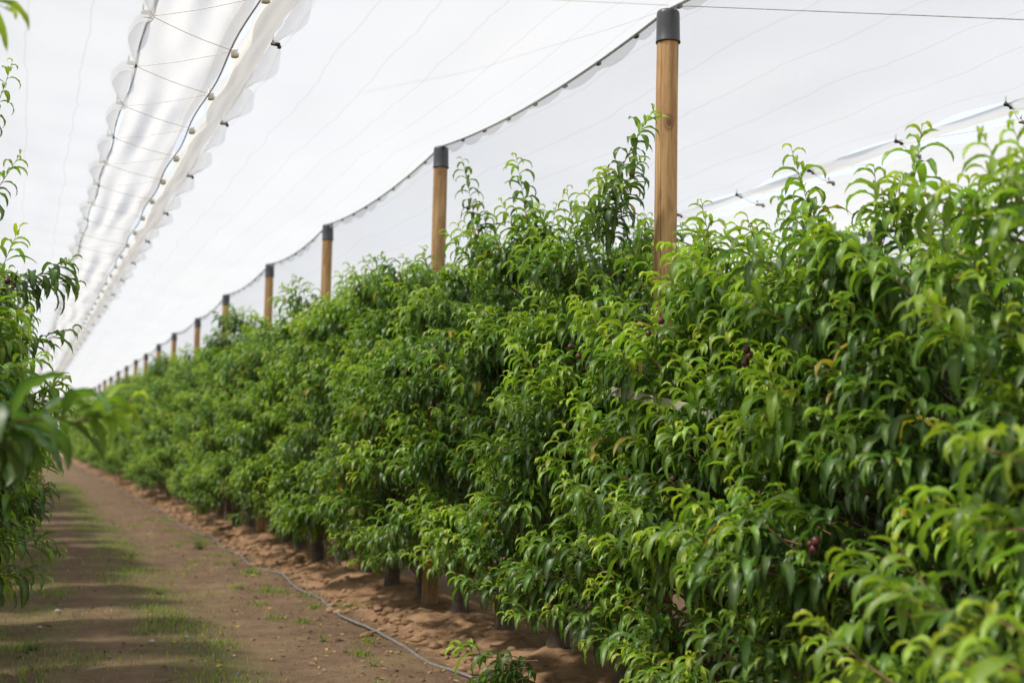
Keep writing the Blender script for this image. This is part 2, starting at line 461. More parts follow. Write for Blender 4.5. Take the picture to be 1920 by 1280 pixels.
def shoot(base, az, el, length, young=1.0, seg=6, lscale=1.0, bend=.35, gap=.026, bare=.08, radius=.0032, wscale=1.0):
    """a leafy shoot: returns leaf verts/quads/tints and a twig (pts, radii)"""
    K = 9; t = np.linspace(0, 1, K)
    e = el + bend*(pi/2-el)*t*.6 if el > .15 else el + bend*t*.9
    e = e + .10*RNG.uniform(-1, 1)*np.sin(t*4)
    a = az + .25*RNG.uniform(-1, 1)*t
    st = np.stack((np.cos(e)*np.cos(a), np.cos(e)*np.sin(a), np.sin(e)), -1)
    pts = np.vstack((np.zeros(3), np.cumsum(st[:-1]*length/(K-1), 0))) + base
    n = max(5, int(length*(1-bare)/gap))
    u = bare+(1-bare)*(np.arange(n)+.5)/n
    P = np.stack([np.interp(u, t, pts[:, c]) for c in range(3)], -1)
    D = np.stack([np.interp(u, t, st[:, c]) for c in range(3)], -1); D /= np.linalg.norm(D, axis=1)[:, None]
    up = np.array((0, 0, 1.)); s1 = np.cross(D, up); s1 /= np.linalg.norm(s1, axis=1)[:, None]+1e-6; s2 = np.cross(s1, D)
    phi = RNG.uniform(0, 6.28)+np.arange(n)*2.4+RNG.uniform(-.3, .3, n)
    rad = s1*np.cos(phi)[:, None] + s2*np.sin(phi)[:, None]
    ahead = .40+.75*u[:, None]
    dr = rad + D*ahead + np.array((0, 0, .12)); dr /= np.linalg.norm(dr, axis=1)[:, None]
    laz = np.arctan2(dr[:, 1], dr[:, 0]) + RNG.uniform(-.15, .15, n)
    a0 = np.clip(np.arcsin(np.clip(dr[:, 2], -1, 1))+.34, -.20, 1.35)
    fromtip = (1-u)*length
    size = np.clip(.30+fromtip/.22, .3, 1.0)*RNG.uniform(.8, 1.12, n)*(1-.25*np.clip((.2-u)/.2, 0, 1))
    L = .200*lscale*size; W = .0455*wscale*lscale*(.35+.65*size)*RNG.uniform(.85, 1.15, n)
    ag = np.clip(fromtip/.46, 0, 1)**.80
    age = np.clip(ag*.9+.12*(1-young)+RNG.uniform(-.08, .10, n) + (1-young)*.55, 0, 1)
    kap = (a0 + 1.75 + np.where(RNG.rand(n) < .14, -1.1, 0) + RNG.uniform(-.45, .85, n))*np.clip(.82+.25*ag, .8, 1.05)
    fold = .62 - .34*ag + RNG.uniform(-.1, .15, n); roll = RNG.uniform(-.7, .7, n)
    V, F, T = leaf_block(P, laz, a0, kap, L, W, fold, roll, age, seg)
    return V, F, T, pts, np.linspace(radius, .0011, K), np.clip(np.linspace(.75+.3*(1-young), .05, K), 0, 1)

class Crown:
    def __init__(s): s.V=[]; s.F=[]; s.T=[]; s.M=[]; s.n=0
    def put(s, V, F, T, m):
        s.V.append(V); s.F.append(F+s.n); s.T.append(T); s.M.append(np.full(len(F), m)); s.n += len(V)
    def shoot(s, *a, **k):
        V, F, T, pts, rad, tint = shoot(*a, **k)
        s.put(V, F, T, 0)
        s.twig(pts, rad, tint)
    def twig(s, pts, rad, tint, n=4):
        mb = MB(); mb.tube(pts, rad, n, caps=False)
        v = np.vstack(mb.v); f = np.vstack(mb.f)
        T = np.ones((len(v), 4)); T[:, 0] = np.repeat(tint, n)
        s.put(v, f, T, 1)
    def mesh(s, name='crown'):
        return np_mesh(name, np.vstack(s.V), np.vstack(s.F), (M_LEAF, M_TWIG), np.concatenate(s.M), True, np.vstack(s.T))

def limbs(seed, H):
    """scaffold limbs: list of (pts, radii) rising from the head of the trunk"""
    r = np.random.RandomState(seed); L = []
    for k in range(5):
        a = k*2*pi/5+r.uniform(-.4, .4); sp = r.uniform(.22, .5); hh = H*r.uniform(.66, .86)
        t = np.linspace(0, 1, 8)
        x = sp*np.cos(a)*.75*t**.7*(1+.15*np.sin(t*6+k)); y = sp*1.35*np.sin(a)*t**.7*(1+.12*np.cos(t*5))
        L.append((np.stack((x, y, .48+(hh-.48)*t), -1), np.linspace(.030, .007, 8)))
    return L

def make_crown(seed, H=3.05, hx=.74, hy=.58, face=(1, 1), nclump=42, seg=6, low=.42, extra=(), top=12, tophi=.62):
    global RNG
    RNG = np.random.RandomState(seed); r = RNG
    c = Crown()
    for k in range(nclump):
        z = low + (H-.25-low)*(((k+.5)/nclump)**.92) + r.uniform(-.1, .1)
        side = -1 if r.rand() < face[0]/(face[0]+face[1]) else 1
        tz = (z-low)/(H-low)
        w = hx*(1.0-.42*max(0, tz-.35)**1.2/.65)
        if tz < .5: w *= 1.13
        x = side*w*r.uniform(.30, 1.10); y = hy*r.uniform(-1, 1)
        oaz = math.atan2(y*.35, x)
        p = np.array((x, y, z))
        ns = r.randint(6, 10)
        cy = 1 if r.rand() > .5 else r.uniform(.45, .8)           # whole clumps are younger or older growth
        root = np.array((x*.12, y*.6, z-.30))
        tt = np.linspace(0, 1, 5)[:, None]
        c.twig(root*(1-tt)+p*tt+np.array((0, 0, .06))*np.sin(tt*pi), np.linspace(.010, .005, 5), np.full(5, .95))
        for q in range(ns):
            b = p - np.array((x, y*.4, 0))*r.uniform(.02, .42) + r.uniform(-1, 1, 3)*(.06, .12, .07)
            el = r.uniform(-.15, .75) + .55*max(0, tz-.4)
            c.shoot(b, oaz+r.uniform(-1.05, 1.05), el, r.uniform(.26, .50), young=cy*r.uniform(.82, 1.05), seg=seg, lscale=r.uniform(.78, 1.12), bend=r.uniform(-.1, .5))
    for k in range(top):                             # upright tips
        b = np.array((r.uniform(-.30, .30), hy*r.uniform(-1, 1), H-r.uniform(.35, .85)))
        c.shoot(b, r.uniform(0, 6.28), r.uniform(.95, 1.45), r.uniform(.42, tophi), seg=seg, lscale=.92, gap=.024)
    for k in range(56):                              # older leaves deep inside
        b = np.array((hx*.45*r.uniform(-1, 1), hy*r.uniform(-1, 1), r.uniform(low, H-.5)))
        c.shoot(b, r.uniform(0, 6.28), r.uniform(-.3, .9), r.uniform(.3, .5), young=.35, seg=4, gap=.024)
    for (b, az, el, ln, kw) in extra:
        c.shoot(np.array(b, float), az, el, ln, **dict(dict(seg=8), **kw))
    return c.mesh()

trunk_meshes, limb_meshes, guard_meshes = [], [], []
for v in range(4):
    r = random.Random(40+v)
    mb = MB(); zz = np.linspace(-.05, .62, 8)
    mb.tube(np.stack((.02*np.sin(zz*7+v), .02*np.cos(zz*6+v*2), zz), -1), np.array((.062, .054, .048, .046, .045, .046, .05, .044)), 10)
    trunk_meshes.append(mb.mesh('trunk', (M_BARK,)))
    ls = []
    for pts, rad in limbs(90+v, 3.0):
        mb = MB(); mb.tube(pts, rad, 7); ls.append(mb.mesh('branch', (M_BARK,)))
    limb_meshes.append(ls)
    mb = MB(); n = 18; a = np.linspace(0, 2*pi, n, endpoint=False); rows = []
    hh = .40+.05*v
    for kz, z in enumerate(np.linspace(-.03, hh, 7)):
        rr = .072*(1+.07*np.sin(2*a+v+z*5)+.03*np.sin(5*a+z*9)) + .010*(kz == 0)
        rows.append(np.stack((rr*np.cos(a)+.03*z, rr*np.sin(a)-.02*z*v, np.full(n, z)+.012*np.sin(3*a+v)*(kz == 6)), -1))
    for kz, z in enumerate(np.linspace(hh, -.03, 7)):
        o = rows[6-kz].copy(); cen = o.mean(0); o[:, :2] = cen[:2]+(o[:, :2]-cen[:2])*.95; rows.append(o)
    vv = np.vstack(rows); i = np.arange(13)[:, None]*n; jj = np.arange(n)[None]; j2 = (jj+1) % n
    mb.add(vv, np.stack((i+jj, i+j2, i+n+j2, i+n+jj), -1).reshape(-1, 4))
    guard_meshes.append(mb.mesh('trunk_guard', (M_GUARD,)))

def fruit_mesh():
    bm = bmesh.new(); bmesh.ops.create_uvsphere(bm, u_segments=14, v_segments=10, radius=.0165)
    for q in bm.verts:
        a = math.atan2(q.co.y, q.co.x); rr = math.hypot(q.co.x, q.co.y)
        k = 1-.16*math.exp(-(a/.25)**2)*min(1, rr/.012)
        q.co.x *= k; q.co.y *= k; q.co.z *= 1.08
        if rr < .006: q.co.z -= .004*(1 if q.co.z > 0 else -1)
    for f in bm.faces: f.smooth = True
    me = bpy.data.meshes.new('fruit'); bm.to_mesh(me); bm.free(); me.materials.append(M_FRUIT)
    return me
M_FR = fruit_mesh()

def tree(x, y, crown_me, var, label, group=None, rz=0.0, limb=True, guard=True, name='peach_tree', sc=1.0, ls=1.0):
    z = float(ground_z(x, y))
    t = empty(name, (x, y, z), rz); t.scale = (1, 1, sc)
    tag(t, label, 'fruit tree', group)
    obj('trunk', trunk_meshes[var % 4], t)
    if limb:
        for lm in limb_meshes[var % 4]: obj('branch', lm, t).scale = (1, 1, ls)
    if guard:
        obj('trunk_guard', guard_meshes[var % 4], t)
    obj('crown', crown_me, t)
    return t

def fruits(t, spots):
    for p in spots:
        o = obj('fruit', M_FR, t, tuple(p)); o.rotation_euler = (random.uniform(-.6, .6), random.uniform(-.6, .6), random.uniform(0, 6))
        s = random.uniform(.85, 1.15); o.scale = (s, s, s)

# pixel of the photograph (1920 wide) -> world point on a vertical plane x = const, or at a depth
def ray(px, py):
    v = np.array((px-960, 640-py, -FPX)); return Rw @ v
def on_x(px, py, X): r_ = ray(px, py); return r_*(X/r_[0]) + np.array((0, 0, EYE))
def at_depth(px, py, D): return ray(px, py)/FPX*D + np.array((0, 0, EYE))

SP = BAY/4
GENERIC = [make_crown(500+k, H=3.10+.08*(k % 3), seg=5, nclump=40, top=12) for k in range(5)]
tree_y = [POST_Y0 + SP*(k+.5) for k in range(-5, 90) if POST_Y0 + SP*(k+.5) < ROW_END]

# hero shoots measured from the photograph: tip/base pixels, plane distance
HERO = [  # (base px, tip px, plane x, kwargs)
    ((1120, 420), (1205, 222), 3.30, dict(lscale=.85, radius=.006)),
    ((1135, 470), (1190, 300), 3.28, dict(lscale=.95, young=.55)),
    ((1010, 520), (952, 292), 3.25, dict(lscale=.88)),
    ((905, 470), (858, 300), 3.30, dict(lscale=.8, young=.7)),
    ((1090, 500), (1060, 350), 3.2, dict(lscale=.85)),
    ((1545, 480), (1482, 275), 3.35, dict(lscale=.95)),
    ((1700, 470), (1722, 238), 3.4, dict(lscale=1.0)),
    ((1640, 430), (1650, 308), 3.3, dict(lscale=.95)),
    ((1440, 500), (1420, 420), 3.25, dict(lscale=.9)),
    ((1345, 520), (1320, 372), 3.3, dict(lscale=.85)),
    ((1880, 470), (1868, 318), 3.35, dict(lscale=1.0)),
    ((1790, 450), (1815, 335), 3.3, dict(lscale=1.0)),
    ((1150, 640), (1085, 560), 2.95, dict(lscale=.95)),
    ((1240, 690), (1175, 620), 2.9, dict(lscale=1.0)),
    ((1340, 860), (1200, 770), 2.85, dict(lscale=1.0)),
    ((1750, 1140), (1570, 1030), 2.35, dict(lscale=1.05)),
    ((1500, 1020), (1265, 950), 2.65, dict(lscale=1.05)),
    ((1690, 1290), (1500, 1165), 2.2, dict(lscale=1.0)),
    ((1930, 1180), (1640, 1100), 2.3, dict(lscale=1.0)),
    ((1960, 1010), (1720, 930), 2.4, dict(lscale=1.0)),
    ((1960, 880), (1760, 800), 2.4, dict(lscale=1.0)),
    ((1960, 1280), (1780, 1190), 2.1, dict(lscale=1.0)),
    ((990, 1250), (850, 1262), 2.75, dict(lscale=1.0, bend=-.2, young=.8)),
]
right_trees = []
hero_by = {}
for bpx, tpx, X, kw in HERO:
    a, b = on_x(*bpx, X), on_x(*tpx, X - .12)
    k = int(np.argmin([abs(y-a[1]) for y in tree_y]))
    hero_by.setdefault(k, []).append((a, b, kw))
LOWW = {0: .95, 1: .85, 2: .75}
for k, y in enumerate(tree_y):
    z = float(ground_z(ROW, y)); o = np.array((ROW, y, z))
    if k < 12:
        ex = []
        for a, b, kw in hero_by.get(k, ()):
            d = b-a; ln = float(np.linalg.norm(d)); az = math.atan2(d[1], d[0]); el = math.asin(d[2]/ln)
            kw = dict(kw); kw.setdefault('bend', .1)
            nearer = y < 5
            ex.append((a-o, az, el, ln, dict(kw, seg=10 if nearer else 8, gap=.024)))
            for s in range(2):                     # companions that carry the hero shoot's clump
                ex.append((a-o+RNG.uniform(-.10, .10, 3), az+RNG.uniform(-.7, .7), el+RNG.uniform(-.35, .1), ln*RNG.uniform(.5, .8), dict(seg=8)))
        H = {0: 2.3, 1: 2.35, 2: 2.32, 3: 2.36, 4: 2.42, 5: 2.72, 6: 3.0, 7: 3.0, 8: 3.0, 9: 3.12}.get(k, 3.15)
        me = make_crown(1000+k, H=H, hx=.74+(.10 if k < 3 else 0), extra=ex, nclump=54 if k in (3, 4, 5) else 45, low=.26 if k < 5 else .40, seg=7 if k < 8 else 6, top=8 if k in (4, 5) else 12)
        right_trees.append((y, tree(ROW, y, me, k, None, ls=min(1, H/3.05))))
    else:
        right_trees.append((y, tree(ROW+random.uniform(-.06, .06), y, GENERIC[k % 5], k, None, rz=(k*7 % 2)*pi+random.uniform(-.12, .12), limb=k < 40, sc=random.uniform(.95, 1.04))))

ORD = ['first', 'second', 'third', 'fourth', 'fifth', 'sixth', 'seventh', 'eighth', 'ninth', 'tenth', 'eleventh', 'twelfth', 'thirteenth']
NEAR_LABEL = [
    'closest peach tree, its blurred leafy shoots filling the bottom right corner',
    'peach tree cut by the right edge of the photo, behind the blurred corner shoots',
    'peach tree at right with the tallest tip shoots standing against the open net gap',
    'peach tree at right, second one to the right of the nearest wooden post',
    'shorter peach tree directly right of the nearest wooden post',
    'peach tree directly left of the nearest post, one tall shoot leaning towards it',
    'second peach tree to the left of the nearest wooden post',
    'third peach tree to the left of the nearest post, upright shoots against the net',
    'peach tree directly right of the second wooden post',
    'peach tree directly left of the second wooden post',
    'second peach tree to the left of the second wooden post',
    'third peach tree to the left of the second wooden post',
    'peach tree directly right of the third wooden post',
]
for k, (y, t) in enumerate(right_trees):
    if k < len(NEAR_LABEL): t['label'] = NEAR_LABEL[k]
    else: t['label'] = 'blurred peach tree in the receding hedge-like row beyond the third post'
    t['group'] = 'peach trees of the right hand row'

# fruits on the nearest trees of the row
FRUIT_PX = [(1400, 655), (1405, 668), (1398, 680), (880, 772), (872, 780), (950, 825), (1140, 632), (1070, 650), (1085, 668), (1185, 328), (1150, 370),
            (1080, 1140), (1032, 1137), (1178, 1130), (1412, 930), (1426, 925), (1520, 1020), (1530, 1014), (1526, 1030), (878, 390), (1600, 820), (1240, 602),
            (1216, 625), (955, 745), (822, 760), (1820, 1125), (1865, 1250), (1262, 898), (1118, 865), (946, 1048), (930, 1055), (865, 1067), (802, 870), (1690, 1045)]
for px, py in FRUIT_PX:
    X = 2.86 if py > 450 else 3.22
    if px > 1500 and py > 900: X = 2.62
    p = on_x(px, py, X)
    k = int(np.argmin([abs(y-p[1]) for y in tree_y])); t = right_trees[k][1]
    fruits(t, [p-np.array(t.location)])

# left row: crowns reach into the frame at the left edge
left_trees = []
LEFT_LABEL = ['near left peach tree with a blurred leafy branch reaching across the path at eye level',
              'left peach tree whose sharp curled leaves and dark fruit hang at the left edge']
def left_extra(o):
    ex = []
    def sh(bpx, tpx, D0, D1, **kw):
        a, b = at_depth(*bpx, D0), at_depth(*tpx, D1); d = b-a; ln = float(np.linalg.norm(d))
        ex.append((a-o, math.atan2(d[1], d[0]), math.asin(d[2]/ln), ln, dict(dict(bend=.05, bare=.02), **kw)))
    return ex, sh
yl = [3.3, 4.9, 6.5, 8.1]
rly = random.Random(5)
while yl[-1] < 50: yl.append(yl[-1] + rly.choice((.95, 1.15, 1.3, 1.5, 1.95)))
LEFTGEN = [make_crown(700+k, H=2.65, hx=.72, hy=.38, seg=5, nclump=38, top=7, low=(.62, .5, .85)[k]) for k in range(3)]
for k, y in enumerate(yl):
    x = LEFT_ROW - (.38, .42, .34)[k] if k < 3 else LEFT_ROW-.02
    if k == 0:
        o = np.array((x, y, float(ground_z(x, y))))
        ex, sh = left_extra(o)
        sh((-200, 812), (215, 778), 3.75, 3.75, lscale=1.15, gap=.026, young=.72, wscale=1.35, radius=.007, seg=10, bend=-.05)
        sh((130, 796), (262, 742), 3.75, 3.8, lscale=1.0, gap=.036, seg=10)
        sh((-60, 812), (120, 790), 3.9, 4.0, lscale=1.1, young=.5, gap=.026, wscale=1.4, seg=10)
        sh((-200, 825), (70, 815), 3.7, 3.75, lscale=1.15, young=.4, gap=.026, wscale=1.4, seg=10, bend=-.1)
        sh((-150, -60), (30, 8), 4.0, 4.0, lscale=1.1, gap=.036, seg=10, bend=-.2)
        c = make_crown(2000, H=2.3, hx=.28, hy=.5, face=(1, 0), nclump=10, seg=6, extra=ex, top=0)
        t = tree(x-.1, y, c, k, LEFT_LABEL[0], 'peach trees of the left hand row')
        # crown was laid out for x, so keep its foliage where it was measured
        t.location.x = x
    elif k == 3:
        o = np.array((x, y, float(ground_z(x, y))))
        ex, sh = left_extra(o)
        sh((-20, 560), (128, 482), 7.7, 7.5, lscale=1.0, young=.55, gap=.024)
        sh((-10, 540), (135, 540), 7.7, 7.5, lscale=1.0, young=.6, gap=.024)
        sh((-30, 680), (133, 612), 7.7, 7.6, lscale=.95, young=.7, gap=.03)
        sh((-20, 650), (85, 640), 7.6, 7.5, lscale=1.0, young=.3)
        sh((-60, 330), (20, 110), 7.6, 7.6, lscale=.7)
        sh((-50, 420), (40, 285), 7.6, 7.6, lscale=.75)
        sh((-40, 600), (40, 425), 7.7, 7.9, lscale=.9)
        sh((-40, 1080), (90, 1075), 7.4, 7.4, lscale=1.0, young=.6, bend=-.2)
        sh((-80, 930), (118, 1030), 8.3, 8.6, lscale=.6, young=.05, gap=.014, bend=-.1)
        c = make_crown(2004, H=2.5, top=5, hy=.40, low=.62, extra=ex, nclump=40, seg=7)
        t = tree(x, y, c, k, LEFT_LABEL[1], 'peach trees of the left hand row')
        fruits(t, [at_depth(px, py, 7.6)-o for px, py in ((14, 527), (30, 531), (68, 640), (40, 735))])
    else:
        t = tree(x, y, LEFTGEN[2 if k < 3 else k % 3], k, 'left row peach tree seen only as a strip of foliage at the left edge', 'peach trees of the left hand row',
                 rz=(k % 2)*pi+random.uniform(-.1, .1), limb=k < 14)
    left_trees.append(t)

# the next row beyond the right hand one, glimpsed through and over the near row
for k in range(26):
    y = 6.0 + SP*k
    tree(FAR_ROW+random.uniform(-.05, .05), y, GENERIC[k % 5], k, 'blurred peach tree of the row behind, glimpsed over the near row', 'peach trees of the row behind',
         rz=(k % 2)*pi+random.uniform(-.1, .1), limb=False)

# ------------------------------------------------------------------ posts
def post_meshes(seed, R=.066, H=POST_TOP, dz=.25):
    r = np.random.RandomState(seed)
    mb = MB(); k = 40; n = 22
    zz = np.linspace(-.3, H-.015, k); a = np.linspace(0, 2*pi, n, endpoint=False)
    lean = (.012*zz, .004*np.sin(zz*1.6+seed))
    v = []
    for z, lx, ly in zip(zz, *lean):
        rr = R*(1.07-.022*z/1.0*.9)*(1+.02*np.sin(2*a+z*.7+seed)+.012*np.sin(3*a-z*1.9)+.008*np.sin(7*a+z*6))
        v.append(np.stack((lx+rr*np.cos(a), ly+rr*np.sin(a), np.full(n, z)), -1))
    v = np.vstack(v); i = np.arange(k-1)[:, None]*n; j = np.arange(n)[None]; j2 = (j+1) % n
    mb.add(v, np.stack((i+j, i+j2, i+n+j2, i+n+j), -1).reshape(-1, 4))
    shaft = mb.mesh('shaft', (M_POST,))
    # plastic cap: flared skirt, straight wall, rounded crown
    prof = [(.0665, -.195), (.0735, -.200), (.0745, -.190), (.0712, -.184), (.0700, -.10), (.0690, -.030), (.0665, -.012), (.058, -.002), (.04, .003), (0.0005, .004)]
    n = 32; a = np.linspace(0, 2*pi, n, endpoint=False)
    v = np.vstack([np.stack((.012*H+p*np.cos(a), .004*sin(H*1.6+seed)+p*np.sin(a), np.full(n, H+q)), -1) for p, q in prof])
    i = np.arange(len(prof)-1)[:, None]*n; j = np.arange(n)[None]; j2 = (j+1) % n
    mb = MB(); mb.add(v, np.stack((i+j, i+j2, i+n+j2, i+n+j), -1).reshape(-1, 4))
    return shaft, mb.mesh('cap', (M_CAP,))
PM = [post_meshes(s) for s in (3, 8, 15)]
POST_YZ = [(7.59, 4.15), (12.47, 4.27), (17.60, 4.27), (22.05, 4.28), (27.06, 4.27), (31.60, 4.18), (36.67, 4.21), (40.95, 4.19), (45.27, 4.15), (49.4, 4.19), (53.9, 4.18), (58.66, 4.21)]
while POST_YZ[-1][0] < ROW_END: POST_YZ.append((POST_YZ[-1][0]+4.75+random.uniform(-.3, .3), 4.18+random.uniform(-.04, .04)))
post_pos = []
for k, (y, ztop) in enumerate(POST_YZ):
    z = ztop-POST_TOP
    lx = .012*POST_TOP
    p = empty('trellis_post', (ROW-lx, y, z), 0); post_pos.append((ROW, y, POST_TOP+z))
    sh, cp = PM[(k+1) % 3]
    obj('shaft', sh, p); obj('cap', cp, p)
    if k == 0: lab = 'tallest nearest wooden post with dark grey cap, sharp in focus'
    elif k < 13: lab = ORD[k]+' capped wooden post of the right row, counted from the nearest'
    else: lab = 'tiny blurred wooden post far down the right row'
    tag(p, lab, 'post', 'capped wooden posts of the right row')
FAR_TOP = 3.72
for k in range(9):
    y = 7.4 + BAY*k
    p = empty('trellis_post', (FAR_ROW-.05, y, FAR_TOP-POST_TOP)); sh, cp = PM[k % 3]
    obj('shaft', sh, p); obj('cap', cp, p)
    tag(p, 'faint blurred wooden post of the row behind, seen over the right hand trees', 'post', 'posts of the row behind')

# ------------------------------------------------------------------ hail nets
CLIP = 1.14
Y_A, Y_B = -6.0, ROW_END+6
RY = np.array([2.8]+[p[0] for p in POST_YZ]+[POST_YZ[-1][0]+4.7]); RZ = np.array([4.18]+[p[1] for p in POST_YZ]+[4.18])
def ridge_top(y): return np.interp(y, RY, RZ)+.012
def bayt(y):
    y = np.asarray(y, float); i = np.clip(np.searchsorted(RY, y)-1, 0, len(RY)-2)
    return np.clip((y-RY[i])/(RY[i+1]-RY[i]), 0, 1)
def ysamples():
    return np.unique(np.concatenate((np.arange(Y_A, 26, .095), np.arange(26, 60, .25), np.arange(60, Y_B, .6))))
YS = ysamples()
def sag(y, s=.10, off=0):
    t = bayt(y)
    return s*4*t*(1-t)

def sheet(name, X, Z, U, mat_, parent=None):
    """X,Z,U: (ny,nx) arrays over YS"""
    ny, nx = X.shape
    Y = np.repeat(YS[:, None], nx, 1)
    v = np.stack((X, Y, Z), -1).reshape(-1, 3)
    i, j = np.meshgrid(np.arange(ny-1), np.arange(nx-1), indexing='ij'); q = (i*nx+j).ravel()
    f = np.stack((q, q+1, q+nx+1, q+nx), -1)
    uv = np.stack((U, Y), -1).reshape(-1, 2)
    me = np_mesh(name, v, f, (mat_,), uv=uv)
    return obj(name, me, parent)

def panel(xr, zr, xe, ze, seed, nx=46, wob=.006, clip_pull=.03, far_sag=.10, edge_wave=.012):
    t = np.linspace(0, 1, nx)[None]
    y = YS[:, None]
    edge = xe + edge_wave*np.sin(y*2*pi/CLIP*.5+seed)*1.0
    X = xr + (edge-xr)*t
    r = np.random.RandomState(seed)
    Zr = (ridge_top(y) if zr is None else zr) - sag(y, far_sag)
    Z = Zr*(1-t) + ze*t - .13*4*t*(1-t)*.5
    ph = np.mod(y/CLIP, 1.0)*2*pi
    Z = Z - clip_pull*(np.cos(ph)+.25*np.cos(2*ph+.8))*np.clip(t*1.15-.15, 0, 1)**2.2        # folds pulled by the clips
    for k in range(10):
        ky = r.uniform(.3, 2.6); kx = r.uniform(2, 9)*(1 if r.rand() > .5 else -1)
        Z = Z + wob*.35*np.sin(y*ky+kx*t*2+r.uniform(0, 6))*np.sin(pi*np.clip(t*.95+.05, 0, 1))
    for k in range(5):
        ky = r.uniform(.05, .35); kx = r.uniform(9, 26)
        Z = Z + wob*.22*np.sin(kx*t+y*ky+r.uniform(0, 6))*np.sin(pi*np.clip(t*.95+.03, 0, 1))
    U = np.abs(X-xr)+0*y
    return X, Z, U

def scallop(x0, z0, depth, side, off=0.0, drop=.035, nx=7, seed=0):
    """double hem hanging from clip to clip, bulging sideways"""
    t = np.linspace(0, 1, nx)[None]; y = YS[:, None]
    ph = np.mod((y-off)/CLIP, 1.0)
    bul = np.sin(pi*ph)**.55*(1+.18*np.sin(np.floor((y-off)/CLIP)*2.4+seed))
    X = x0 + side*depth*bul*t
    Z = z0 - drop - .05*bul*np.sin(pi*t) + .04*t*bul + .006*np.sin(9*ph*6.28+5*t)*bul
    return X, Z, np.abs(X-x0)+0*y

def clip_mesh(m, s=(.075, .035, .030)):
    mb = MB(); mb.box((0, 0, 0), s, 0, 0, .011); mb.box((s[0]*.42, 0, -.014), (s[0]*.34, s[1]*.72, .022), .3, 0, .006)
    mb.tube([(-s[0]*.3, 0, .008), (-s[0]*.3, 0, .05)], .006, 6)
    return mb.mesh('clip', (m,))
CL_B, CL_W, CL_G = clip_mesh(M_CLIP, (.058, .028, .024)), clip_mesh(M_WCLIP, (.04, .04, .055)), clip_mesh(M_GCLIP, (.075, .030, .024))

VZ = EYE + 2.33             # valley height over the near alley
XA, XS, XB = .61, 1.13, 1.325
# left half of the near alley's net
X, Z, U = panel(LEFT_ROW, 4.2, XA, VZ+.02, 5, nx=48, clip_pull=.035)
y = YS[:, None]
left_net = sheet('hail_net', X, Z, U, M_NET)
tag(left_net, 'crinkled white hail net over the left of the path, black clips along its scalloped edge', 'hail net', 'white hail nets')
# long loose folds in the flap between clip line and slit
Xa, Za, Ua = scallop(XA, VZ+.06, .105, -1, seed=1)
sheet('hem', Xa, Za, Ua, M_HEM, left_net)
t = np.linspace(0, 1, 40)[None]
Xf = XA + (XS-.03-XA)*t + .02*np.sin(y*1.3+t*3)
rr = np.random.RandomState(4)
Zf = VZ + .045 - .03*t + 0*y
for k in range(9):
    Zf = Zf + .007*np.sin(t*rr.uniform(5, 16)+y*rr.uniform(-.9, .9)+rr.uniform(0, 6))*np.sin(pi*t)
for k in range(5):
    Zf = Zf + .006*np.sin(y*rr.uniform(2, 7)+t*rr.uniform(-9, 9)+rr.uniform(0, 6))*np.sin(pi*t)
sheet('flap', Xf, Zf-.03, Xf+0*y, M_FLAP, left_net)
mbs = MB(); yy = np.arange(-3, 60, .19)
mbs.tube(np.stack((XA+.012*np.sin(yy*2*pi/CLIP*.5), yy, VZ+.030-.012*np.abs(np.sin(yy*pi/CLIP))), -1), .0042, 6)
obj('edge_cord', mbs.mesh('edge_cord', (M_EDGE,)), left_net)
# dark doubled strip left of the open slit
t = np.linspace(0, 1, 5)[None]
Xg = XS-.095 + .088*t + .012*np.sin(y*2.9); Zg = VZ-.03+.05*(1-t)+0*y
sheet('slit_fold', Xg, Zg, Xg, M_HEM, left_net)
mbs = MB(); mbs.tube(np.stack((XS-.02+.012*np.sin(yy*2.9), yy, VZ-.035+0*yy), -1), .0055, 6)
obj('edge_cord', mbs.mesh('edge_cord', (M_EDGE,)), left_net)
for k in range(52):
    yc = CLIP*k+1.2*0
    o = obj('clip', CL_B, left_net, (XA-.03, yc, VZ+.012)); o.rotation_euler = (0, 0, random.uniform(-.3, .3))

# right half of the near alley's net
X, Z, U = panel(ROW, None, XS+.026, VZ+.02, 9, nx=56, clip_pull=.02, wob=.008)
gap = .016*np.sin(y*2*pi/CLIP*1.0+1.0)+.009*np.sin(y*3.7)
X = X + gap*np.linspace(0, 1, X.shape[1])[None]**8
right_net = sheet('hail_net', X, Z, U, M_NET)
tag(right_net, 'smooth white hail net panel rising from the open slit to the right row of posts', 'hail net', 'white hail nets')
t = np.linspace(0, 1, 14)[None]
Xc = XS+.03+(XB-XS-.03)*t+.012*np.sin(y*2.1)+gap*(1-t); Zc = VZ-.035+.035*t+.014*np.sin(t*11+y*.8)*np.sin(pi*t)+.008*np.sin(y*5+t*6)
sheet('folded_hem', Xc, Zc, Xc, M_CREAM, right_net)
Xb, Zb, Ub = scallop(XB, VZ+.04, .125, 1, off=.35, seed=2)
sheet('hem', Xb, Zb, Ub, M_HEM, right_net)
for k in range(26):
    o = obj('clip', CL_B, right_net, (XB+.03, .35+CLIP*2*k+CLIP, VZ+.005)); o.rotation_euler = (0, 0, random.uniform(-.3, .3))
for k in range(48):
    yc = .5+CLIP*k
    obj('connector', CL_W, right_net, (XS+.005, yc, VZ-.035))

